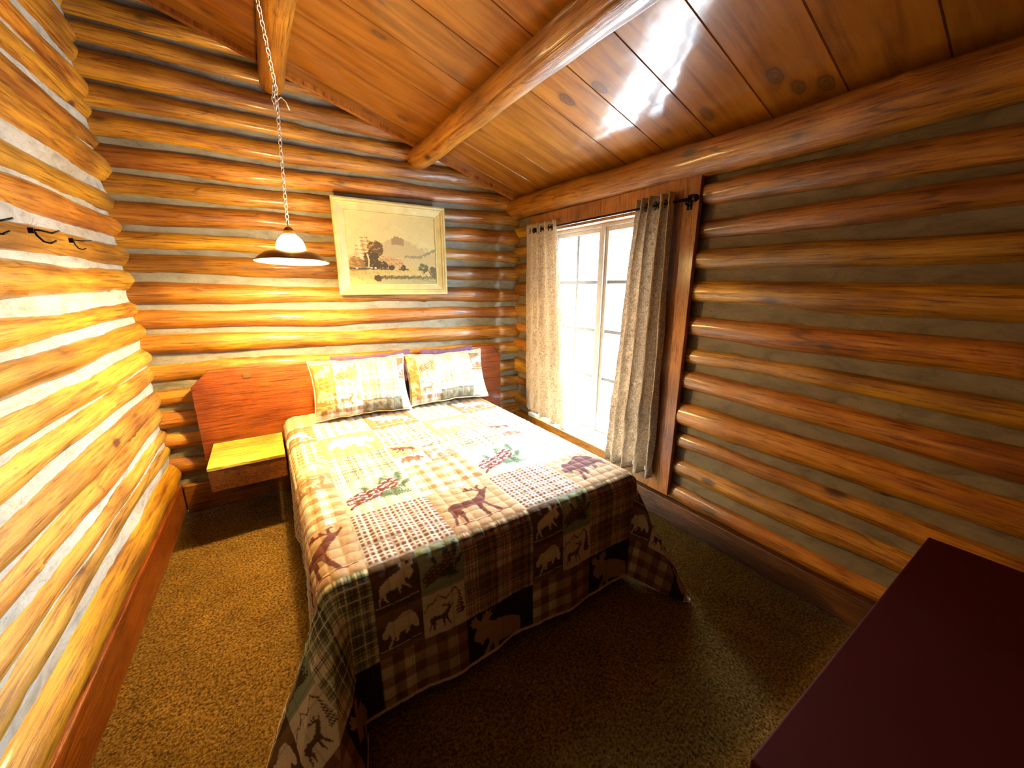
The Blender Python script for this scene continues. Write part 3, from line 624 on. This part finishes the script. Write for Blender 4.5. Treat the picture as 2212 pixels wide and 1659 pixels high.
# ---------------------------------------------------------------- bed
bed = empty('bed', (1.45, -1.12, 0)); tag(bed, 'double bed under a patchwork quilt in front of the wide headboard', 'bed')
def inbed(mb, name, mat, bevel=.0):
    o = mb.build(name, mat, bed, bevel=bevel); o.location = (-1.45, 1.12, 0); return o
inbed(MB().box(.755, 2.145, -2.085, -.16, .36, .585), 'mattress', SHEET, .05)
inbed(MB().box(.765, 2.135, -2.075, -.17, .16, .358), 'box_spring', SHEET, .02)
for (x, y) in ((.82, -.25), (2.08, -.25), (.82, -2.0), (2.08, -2.0)):
    inbed(MB().box(x-.03, x+.03, y-.03, y+.03, 0, .16), 'leg', DARKW)
def quilt():
    Rr = .075; xl, xr, yf = .765, 2.135, -2.075; top = .618; floor_ = .014
    Dm = .605
    u = np.arange(xl-Dm, xr+Dm+.0001, .0042); vv = np.arange(yf-Dm, -.17, .0042)
    U, V = np.meshgrid(u, vv, indexing='ij')
    dl = np.maximum(xl-U, 0); dr = np.maximum(U-xr, 0); du = np.maximum(dl, dr); dv = np.maximum(yf-V, 0)
    rho = np.hypot(du, dv); th = np.degrees(np.arctan2(dv, du+1e-9)); right = U > (xl+xr)/2
    A = PI*Rr/2
    h = np.where(rho < A, Rr*np.sin(np.minimum(rho, A)/Rr), Rr); dd = np.maximum(rho-A, 0)
    wdrop0 = np.where(rho < A, Rr*(1-np.cos(np.minimum(rho, A)/Rr)), Rr)
    # corner folds: outward offsets (side, foot) as the cloth sweeps from side to foot
    kL = np.array([[0, .05, .0], [10, .18, -.03], [22, .21, .07], [38, .15, .19], [52, .04, .25], [66, -.015, .17], [78, -.035, .05], [90, .0, .02]])
    kR = np.array([[0, .015, .0], [12, .05, .03], [28, .08, .12], [42, .09, .24], [52, .06, .24], [66, .02, .11], [80, -.04, .015], [90, .0, .02]])
    OA = np.where(right, np.interp(th, kR[:, 0], kR[:, 1]), np.interp(th, kL[:, 0], kL[:, 1]))
    OB = np.where(right, np.interp(th, kR[:, 0], kR[:, 2]), np.interp(th, kL[:, 0], kL[:, 2]))
    kk = np.clip(dd/.5, 0, 1.15)**1.05
    # gentle waves on the hanging parts away from corners
    side = (du > 0) & (dv <= 0); foot = (dv > 0) & (du <= 0)
    wv = np.zeros_like(U)
    wv = np.where(side, .018*noise1(V, 31, 3, 1.1)+.012, wv); wv = np.where(foot, .020*noise1(U, 37, 3, 1.3)+.018, wv)
    blend = np.clip(1-np.maximum(0, 0), 0, 1)
    cosd = np.where(rho > 1e-6, du/np.maximum(rho, 1e-6), 0); sind = np.where(rho > 1e-6, dv/np.maximum(rho, 1e-6), 0)
    corner = (du > 0) & (dv > 0)
    # continue wave value at the corner boundaries
    wS = .018*noise1(np.array([yf]), 31, 3, 1.1)[0]+.012
    wF = np.where(right, .020*noise1(np.array([xr]), 37, 3, 1.3)[0], .020*noise1(np.array([xl]), 37, 3, 1.3)[0])+.018
    OA = OA*kk; OB = OB*kk
    # blend foot/side near the corner towards corner end values
    near_s = np.clip(1-(V-yf)/.6, 0, 1)**1.5; near_f = np.clip(1-np.minimum(U-xl, xr-U)/.30, 0, 1)**2
    sideO = np.where(side, wv*(1-near_s) + np.where(right, .015, .05)*near_s, 0)*kk
    footO = np.where(foot, wv*(1-near_f) + (.02)*near_f, 0)*kk
    # the side flares out just before the left foot corner
    sideO += np.where(side & ~right, .06*np.exp(-((V-yf-.03)/.16)**2)*kk*0, 0)
    ox = np.where(corner, OA, sideO); oy = np.where(corner, OB, footO)
    hor = np.hypot(ox, oy)
    drop = wdrop0 + np.where(corner, np.sqrt(np.maximum(dd**2-hor**2, (dd*.55)**2)), dd)
    maxd = top-floor_; exc = np.maximum(drop-maxd, 0); drop = np.minimum(drop, maxd)
    sgn = np.where(right, 1, -1)
    X = np.clip(U, xl, xr) + sgn*(h*cosd + ox + exc*np.where(right, .2, .45)*np.where(hor > 1e-4, ox/np.maximum(hor, 1e-4), 0))
    Y = np.maximum(V, yf) - (h*sind + oy + exc*np.where(right, .2, .45)*np.where(hor > 1e-4, oy/np.maximum(hor, 1e-4), 0))
    Z = top - drop + exc*.05*(.5+.5*np.sin(U*60))
    # crown and wrinkles of the top
    tp = (rho <= 0)
    Z += np.where(tp, .010*noise2(U, V, 51, 3, .9), 0)*np.clip(np.minimum(np.minimum(U-xl, xr-U), V-yf)/.12, 0, 1)
    # quilted puffs
    p = .0555; g = np.abs(np.sin(PI*(U-.851)/p))**.55*np.abs(np.sin(PI*(V+2.095)/p))**.55
    fade = np.where(V < yf-.05, .45, 1.0)
    nx = np.where(rho > A, cosd*sgn, np.sin(np.minimum(rho, A)/Rr)*cosd*sgn); ny = -np.where(rho > A, sind, np.sin(np.minimum(rho, A)/Rr)*sind)
    nz = np.where(rho > A, 0, np.cos(np.minimum(rho, A)/Rr))
    amp = .0055*fade*g
    X += nx*amp; Y += ny*amp; Z += nz*amp
    wr_ = .0016*noise2(U*3, V*3, 61, 4, 2.0); Z += nz*wr_; X += nx*wr_; Y += ny*wr_
    Z = np.maximum(Z, .006)
    col = quilt_colour(U, V)
    edge = (U < xl-Dm+.014) | (U > xr+Dm-.014) | (V < yf-Dm+.014)
    col[edge] = (.50, .40, .26)
    e2 = ((U < xl-Dm+.05) | (V < yf-Dm+.035)) & ~edge; 
    # stitch thread lines
    ln = (np.abs(((U-.851)/p) % 1-.0) < .045) | (np.abs(((V+2.095)/p) % 1) < .045)
    col[ln] = col[ln]*.72
    o = mesh('quilt', np.stack([X, Y, Z], -1).reshape(-1, 3), gridfaces(len(u), len(vv))[:, ::-1], CLOTH, col=col.reshape(-1, 3))
    tag(o, 'patchwork quilt with moose, bear and pinecone patches draped over the bed', 'quilt')
quilt()
def pillow_colour(s, t, wide):
    # s across in units of cells, t up 0..1
    col = np.empty(s.shape+(3,)); col[:] = CRM
    def cell(a, b, c, d, fn):
        m = (s >= a) & (s < b) & (t >= c) & (t < d)
        if m.any(): col[m] = fn((s[m]-a)/(b-a), (t[m]-c)/(d-c))
    O = (.55, .30, .10)
    a0 = 0.0; a1 = .9
    if wide: a0, a1 = -.45, .45
    cell(-1, a1, .52, .93, lambda s, t: animal(s, t, MOOSE, O, CRM, box=(.06, .1, .92, .92)))
    cell(-1 if False else a0, a1, .52, .93, lambda s, t: animal(s, t, MOOSE, O, CRM, box=(.06, .1, .92, .92)))
    cell(a0, a1, .16, .52, lambda s, t: animal(s, t, BEAR, O, CRM, True))
    cell(a0, a1+1, .0, .16, lambda s, t: gingham(s, t, 4, WHT, (.45, .25, .12), None, 1))
    cell(a1, a1+1, .52, .93, lambda s, t: pinecone(s, t, (.72, .66, .42), (.40, .17, .06), (.28, .27, .12), CRM))
    cell(a1, a1+1, .16, .52, lambda s, t: mountains(s, t, WHT, (.42, .22, .10), (.40, .42, .2)))
    cell(a1+1, a1+2.7, .24, .96, lambda s, t: plaid(s, t, WHT, (.70, .66, .44), (.42, .46, .28), (.25, .22, .1), (.7, .65, .4)))
    cell(a1+1, a1+3, .0, .24, lambda s, t: np.tile(np.array((.28, .23, .14)), (len(s), 1)))
    cell(a1+2.7, a1+4, .55, 1, lambda s, t: animal(s, t, MOOSE, (.28, .15, .06), WHT, box=(.0, .08, .8, .8)))
    cell(a1+2.7, a1+4, .0, .55, lambda s, t: animal(s, t, BEAR, (.75, .68, .55), WHT, box=(.0, .08, .8, .8)))
    cell(-2, 9, .93, 1.01, lambda s, t: gingham(s, t, 44, CRM, (.5, .28, .1), None, 1.5))
    col *= .6
    return col
def pillow(loc, wdt, hgt, thk, tilt, yaw, roll, mat, label, name='pillow', wide=None, seed=1, cat='pillow', group=None):
    nu, nv = 190, 130
    a = np.linspace(-1, 1, nu); b = np.linspace(-1, 1, nv); A_, B_ = np.meshgrid(a, b, indexing='ij')
    prof = np.clip((1-np.abs(A_)**4.0), 0, 1)**.55*np.clip((1-np.abs(B_)**3.2), 0, 1)**.6
    pinch = 1-.085*(1-A_**2)*np.abs(B_)**3; pinchx = 1-.07*(1-B_**2)*np.abs(A_)**3
    Xp = A_*wdt/2*pinchx; Zp = B_*hgt/2*pinch + .006*noise1(A_*1.5, seed, 3, .8)
    puff = np.abs(np.sin(PI*A_*wdt/2/.05))**.6*np.abs(np.sin(PI*B_*hgt/2/.06))**.6*.006
    wr_ = .004*noise2(A_*2, B_*2, seed+3, 4, 1.1)*(1-B_**2*.3)
    wr_ += .006*np.sin(A_*26+noise1(B_*2, seed, 2)*2)*np.clip(-B_-.45, 0, 1)
    F = -(thk/2*prof + (puff+wr_)*np.clip(prof*2, 0, 1)); Bk = thk/2*prof*.8
    if wide is None: col = np.full(A_.shape+(3,), .5)
    else: col = pillow_colour((A_+1)/2*4.0 if not wide else (A_+1)/2*4.0, (B_+1)/2, wide)
    vf = np.stack([Xp, F, Zp], -1).reshape(-1, 3); vb = np.stack([Xp, Bk, Zp], -1).reshape(-1, 3)
    g = gridfaces(nu, nv); f = np.concatenate([g, g[:, ::-1]+len(vf)])
    root = empty(name, loc) if wide is not None else None
    o = mesh('case' if root else name, np.concatenate([vf, vb]), f, mat, root, col=np.concatenate([col.reshape(-1, 3), col.reshape(-1, 3)]))
    e = (tilt, roll, yaw)
    if root:
        root.rotation_euler = e; tag(root, label, cat, group)
        pts = []
        for k_ in range(nu): pts.append((Xp[k_, 0], 0, Zp[k_, 0]))
        for k_ in range(nv): pts.append((Xp[-1, k_], 0, Zp[-1, k_]))
        for k_ in range(nu-1, -1, -1): pts.append((Xp[k_, -1], 0, Zp[k_, -1]))
        for k_ in range(nv-1, -1, -1): pts.append((Xp[0, k_], 0, Zp[0, k_]))
        MB().tube(pts[::3], .006, 8, True).build('piping', plain('cream_piping'+str(seed), (.75, .6, .32), .8), root, True)
    else:
        o.location = loc; o.rotation_euler = e; tag(o, label, cat, group)
    return root or o
pillow((1.215, -.385, .835), .67, .43, .20, math.radians(-20), math.radians(-4), 0, CLOTH, 'quilted patchwork pillow with a whole cream moose, left of the two', wide=False, seed=2)
pillow((1.885, -.405, .832), .67, .41, .20, math.radians(-21), math.radians(-4), math.radians(0), CLOTH, 'quilted patchwork pillow nearest the window with its moose patch cut off at the edge', wide=True, seed=5)
pillow((1.36, -.160, .832), .62, .42, .06, math.radians(-3), 0, 0, PLUM, 'dark plum pillow showing behind the left patchwork pillow', seed=8)
pillow((2.00, -.160, .834), .50, .40, .06, math.radians(-3), 0, 0, PLUM, 'dark plum pillow showing behind the patchwork pillow nearest the window', seed=9)

# ---------------------------------------------------------------- headboard, bedside shelf
hb = empty('headboard', (1.39, -.09, 0)); tag(hb, 'wide orange-stained plank headboard with clipped corners against the log wall', 'headboard')
m = MB(); x0, x1 = .205, 2.575; ch = .10
m.prism([(x0, .30), (x1, .30), (x1, 1.005-ch), (x1-ch, 1.005), (x0+ch, 1.005), (x0, 1.005-ch)], -.118, -.072)
o = m.build('panel', HEADB, hb, bevel=.004); o.location = (-1.39, .09, 0)
o = MB().box(.498, .545, -.1235, -.117, .938, .962).build('badge', plain('brass_plate', (.16, .09, .03), .5, .3), hb); o.location = (-1.39, .09, 0); tag(o, 'small brown plate set near the top edge')
sh = empty('bedside_shelf', (.47, -.34, .34)); tag(sh, 'plain wooden bedside shelf box fixed to the headboard left of the bed', 'shelf')
def part(mb, name, mat, root, bevel=.003, smooth=False):
    o = mb.build(name, mat, root, smooth, bevel=bevel); o.location = (-root.location.x, -root.location.y, -root.location.z); return o
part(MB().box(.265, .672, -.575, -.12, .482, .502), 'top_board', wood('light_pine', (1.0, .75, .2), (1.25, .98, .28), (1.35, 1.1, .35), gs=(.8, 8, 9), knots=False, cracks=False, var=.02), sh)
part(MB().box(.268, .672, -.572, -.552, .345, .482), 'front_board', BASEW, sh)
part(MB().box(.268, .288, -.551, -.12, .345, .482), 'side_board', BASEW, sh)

# ---------------------------------------------------------------- dresser by the camera
dr = empty('dresser', (1.845, -3.38, 0)); tag(dr, 'dark stained wooden dresser top at the window wall in the near corner', 'dresser')
DRS = plain('dark_red_brown_stain', (.038, .0025, .001), .75); DRS.node_tree.nodes['Principled BSDF'].inputs['Specular IOR Level'].default_value = .08
part(MB().box(1.28, 2.42, -3.66, -3.115, .725, .75), 'top', DRS, dr, .004)
part(MB().box(1.31, 2.39, -3.64, -3.14, .06, .725), 'body', DRS, dr, .003)
part(MB().box(1.33, 2.37, -3.62, -3.16, 0, .06), 'plinth', DRS, dr, .002)

# ---------------------------------------------------------------- picture
pic = empty('framed_picture', (1.615, -.078, 1.49)); tag(pic, 'framed landscape painting of trees, meadow and a pale mountain on the log wall', 'picture')
PW, PH = .868, .692
def frame_mesh():
    prof = [(0, .0), (0, .030), (.012, .036), (.020, .034), (.024, .028), (.030, .030), (.036, .026), (.040, .020), (.078, .010), (.084, .012), (.088, .006), (.088, 0)]
    m = MB(); cs = []
    for (d, hh) in prof:
        cs.append([(-PW/2+d, -hh, d), (PW/2-d, -hh, d), (PW/2-d, -hh, PH-d), (-PW/2+d, -hh, PH-d)])
    v = [p for c in cs for p in c]; f = []
    for i in range(len(cs)-1):
        for k_ in range(4): f.append((i*4+k_, i*4+(k_+1) % 4, (i+1)*4+(k_+1) % 4, (i+1)*4+k_))
    for k_ in range(4): f.append(((len(cs)-1)*4+k_, (len(cs)-1)*4+(k_+1) % 4, (k_+1) % 4, k_))
    return m.add(v, f)
frame_mesh().build('frame', FRAMEC, pic)
def painting():
    nu, nv = 330, 260; s = np.linspace(0, 1, nu); t = np.linspace(0, 1, nv); S, T = np.meshgrid(s, t, indexing='ij')
    n_ = lambda f, sd: noise2(S*1.3, T, sd, 5, f)
    col = np.empty(S.shape+(3,)); col[:] = (.74, .62, .34)
    col += (.05*n_(2, 1)*(np.sin(T*26+3*n_(1.5, 2)) > .2))[..., None]
    # pale mountain
    ridge = .70 - np.abs(S-.55)*.62*(1+.25*n_(4, 3)) + .02*n_(9, 4)
    q = (T < ridge) & (T > .38); col[q] = (.60, .47, .27)
    q2 = q & (T > ridge-.10-.05*n_(6, 5)) & (np.abs(S-.55) < .07); col[q2] = (.40, .27, .16)
    r2 = .36 + .25*np.clip(S-.55, 0, 1) + .02*n_(5, 6) + .06*np.clip(.5-S, 0, 1); q = (T < r2); col[q] = (.62, .50, .28)
    r3 = .32 + .5*np.clip(S-.80, 0, 1)*1.2 + .012*n_(9, 7); q = (T < r3+.10) & (S > .62) & (T > r3+.06-.02*n_(8, 8)); col[q] = (.36, .30, .17)
    q = (T < .40) & (S > .28) & (S < .6) & (T < .41-.35*np.abs(S-.42)+.02*n_(9, 9)); col[q] = (.66, .42, .22)
    q = q & (n_(14, 10) > .15); col[q] = (.48, .26, .12)
    # meadow
    q = T < .235+.01*n_(4, 11); col[q] = (.66, .52, .22); q = q & (n_(10, 12) > .3); col[q] = (.58, .42, .15)
    # pond
    q = (T < .085+.02*n_(7, 13)) & (S > .30); col[q] = (.46, .42, .22)
    q = (T > .07+.015*n_(14, 14)) & (T < .115+.02*n_(16, 15)) & (S > .26); col[q] = (.20, .15, .07)
    q = (T < .10) & (T > .02) & (S > .7) & (n_(20, 16) > .1); col[q] = (.36, .28, .15)
    def blob(cx, cy, rx, ry, c1, c2, sd, dens=-.15):
        d = ((S-cx)/rx)**2+((T-cy)/ry)**2; m = d < 1+.55*noise2(S, T, sd, 5, 7)
        col[m] = c1; k_ = m & (noise2(S, T, sd+1, 5, 13)+.35*(S-cx)/rx < dens); col[k_] = c2
    DG = (.11, .075, .035); OR = (.55, .30, .10)
    q = line([(.205, .20), (.215, .34), (.20, .42)], S, T, .008); 
    blob(.09, .27, .12, .10, (.30, .19, .09), OR, 20); blob(.17, .50, .09, .15, (.50, .27, .09), CRM, 22, .05); blob(.30, .50, .085, .11, (.17, .10, .045), OR, 24, -.45)
    blob(.24, .36, .08, .12, DG, OR, 26, -.7); blob(.28, .27, .11, .06, DG, OR, 28, -.8); blob(.38, .27, .04, .055, DG, OR, 30, -.8)
    blob(.46, .235, .035, .035, DG, OR, 32, -.9); blob(.60, .235, .028, .045, DG, OR, 34, -.9); blob(.84, .245, .058, .08, (.15, .14, .06), (.40, .36, .18), 36, -.3); blob(.97, .17, .06, .09, (.16, .13, .07), OR, 38, -.7)
    col[q] = (.7, .6, .4)
    blob(.30, .075, .04, .05, DG, DG, 40)
    q = (T > .20+.01*n_(12, 41)) & (T < .222) & ((S < .45) | (np.abs(S-.6) < .06) | (np.abs(S-.84) < .06)); col[q] = (.14, .10, .05)
    for (a, b) in ((.235, .225), (.28, .224), (.08, .218)):
        q = ((S-a)/.014)**2+((T-b)/.012)**2 < 1; col[q] = (.8, .75, .6)
    X = (S-.5)*(PW-.172); Z = PH/2+(T-.5)*(PH-.172)
    col *= (1+.05*noise2(S, T, 70, 4, 30))[..., None]
    v = np.stack([X, np.full_like(X, -.005), Z], -1).reshape(-1, 3)
    mesh('canvas', v, gridfaces(nu, nv), PAINT, pic, col=np.clip(col*(.60, .55, .42), .01, .9).reshape(-1, 3))
painting()

# ---------------------------------------------------------------- pendant lamp
lamp = empty('pendant_lamp', tuple(LAMP)); tag(lamp, 'hanging pendant lamp with a flared bronze shade and white glass dome', 'lamp')
prof_o = [(.188, -.004), (.190, 0), (.182, .006), (.165, .022), (.14, .040), (.112, .053), (.088, .060), (.074, .063)]
prof_i = [(.074, .060), (.088, .057), (.112, .050), (.14, .037), (.163, .020), (.180, .004), (.186, -.003), (.188, -.004)]
for pr_, nm_, mt_ in ((prof_o, 'shade', BRONZE), (prof_i, 'shade_lining', SHADEIN)):
    o = MB().lathe(pr_, 72).build(nm_, mt_, lamp, True); o.rotation_euler = (math.radians(-2.6), math.radians(1.2), 0)
N = NT('glowing_glass'); N.b.inputs['Base Color'].default_value = (.9, .85, .7, 1); N.b.inputs['Emission Color'].default_value = (1.0, .66, .24, 1); N.b.inputs["Emission Strength"].default_value = 330.0
GL = N.m
MB().lathe([(.074, .060), (.0745, .068), (.072, .085), (.066, .103), (.056, .120), (.044, .133), (.033, .141), (.028, .146)], 56).build('glass_dome', GL, lamp, True)
MB().lathe([(.030, .142), (.032, .150), (.028, .156), (.029, .160), (.026, .166), (.018, .178), (.008, .184), (.0005, .186)], 40).build('cap', BRONZE, lamp, True)
MB().sphere((0, 0, .060), .022, 10).build('bulb', plain('bulb_glass', (.9, .85, .7), .4, emis=((1, .7, .3), 30)), lamp, True).visible_shadow = True
m = MB().tube([(.0, .013*math.cos(a), .198+.015*math.sin(a)) for a in np.linspace(0, 2*PI, 20, endpoint=False)], .0018, 6, True)
m.build('loop', BRONZE, lamp, True)
ch = MB(); path = [Vector((0, 0, .212)), Vector((.012, -.005, .55)), Vector((.026, -.02, .855))]
P2 = [Vector((.026, -.02, .855)), Vector((-.027, -.32, 1.08)), Vector((-.052, -.50, 1.268))]
def chain(pts, start=0, pitch=.026):
    segs = [(pts[i], pts[i+1]) for i in range(len(pts)-1)]; L = sum((b-a).length for a, b in segs); k_ = start; d = 0
    while d < L:
        r = d
        for a, b in segs:
            l = (b-a).length
            if r <= l: p = a+(b-a)*(r/l); tg = (b-a).normalized(); break
            r -= l
        sd = Vector((1, .6, 0)).normalized() if k_ % 2 else Vector((-.6, 1, 0)).normalized()
        loop = []
        for a_ in np.linspace(0, 2*PI, 14, endpoint=False):
            loop.append(p + tg*(.0165*math.sin(a_)) + sd*(.0085*math.cos(a_)))
        ch.tube(loop, .0021, 5, True); d += pitch; k_ += 1
chain(path); chain(P2, 1, .027)
chain([Vector((.020, -.028, .87)), Vector((.008, -.02, .80)), Vector((.014, -.012, .76))], 0)
ch.build('chain', CHAINM, lamp, True)
MB().tube([(.030, -.02, .80), (.045, -.018, .815), (.065, -.015, .80), (.078, -.012, .765)], .0025, 6).build('wire_end', CHAINM, lamp, True)

# ---------------------------------------------------------------- coat hooks on the left wall
for (b, lab, k_, up, lo) in (
    ((.058, -1.60, 1.728), 'bent wire coat hook nearest the camera on the left log wall', 0, [(0, 0, 0), (.012, .012, .002), (.030, .028, .0), (.050, .042, .010)], [(0, 0, 0), (.006, .004, -.018), (.016, .012, -.034), (.028, .022, -.036), (.040, .032, -.026)]),
    ((.058, -1.285, 1.735), 'thick bent wire coat hook between the two others on the left log wall', 1, [(0, 0, 0), (.014, .012, .0), (.034, .026, -.006), (.050, .040, .004)], [(0, 0, 0), (.004, .006, -.018), (.014, .012, -.036), (.026, .020, -.040), (.040, .028, -.030)]),
    ((.058, -.945, 1.735), 'thin wire coat hook nearest the room corner on the left log wall', 2, [(0, 0, 0), (.020, .016, -.002), (.046, .030, .003)], [(0, 0, 0), (.002, .003, -.018), (.008, .008, -.032), (.018, .014, -.036), (.028, .018, -.030)])):
    o = empty('coat_hook', b); tag(o, lab, 'hook')
    r = .0030 if k_ < 2 else .0022
    MB().tube(up, r, 8).build('upper_prong', IRON, o, True); MB().tube(lo, r*1.1, 8).build('lower_prong', IRON, o, True)
    MB().box(-.012, .002, -.004, .004, -.012, .006).build('mount', IRON, o, bevel=.001)
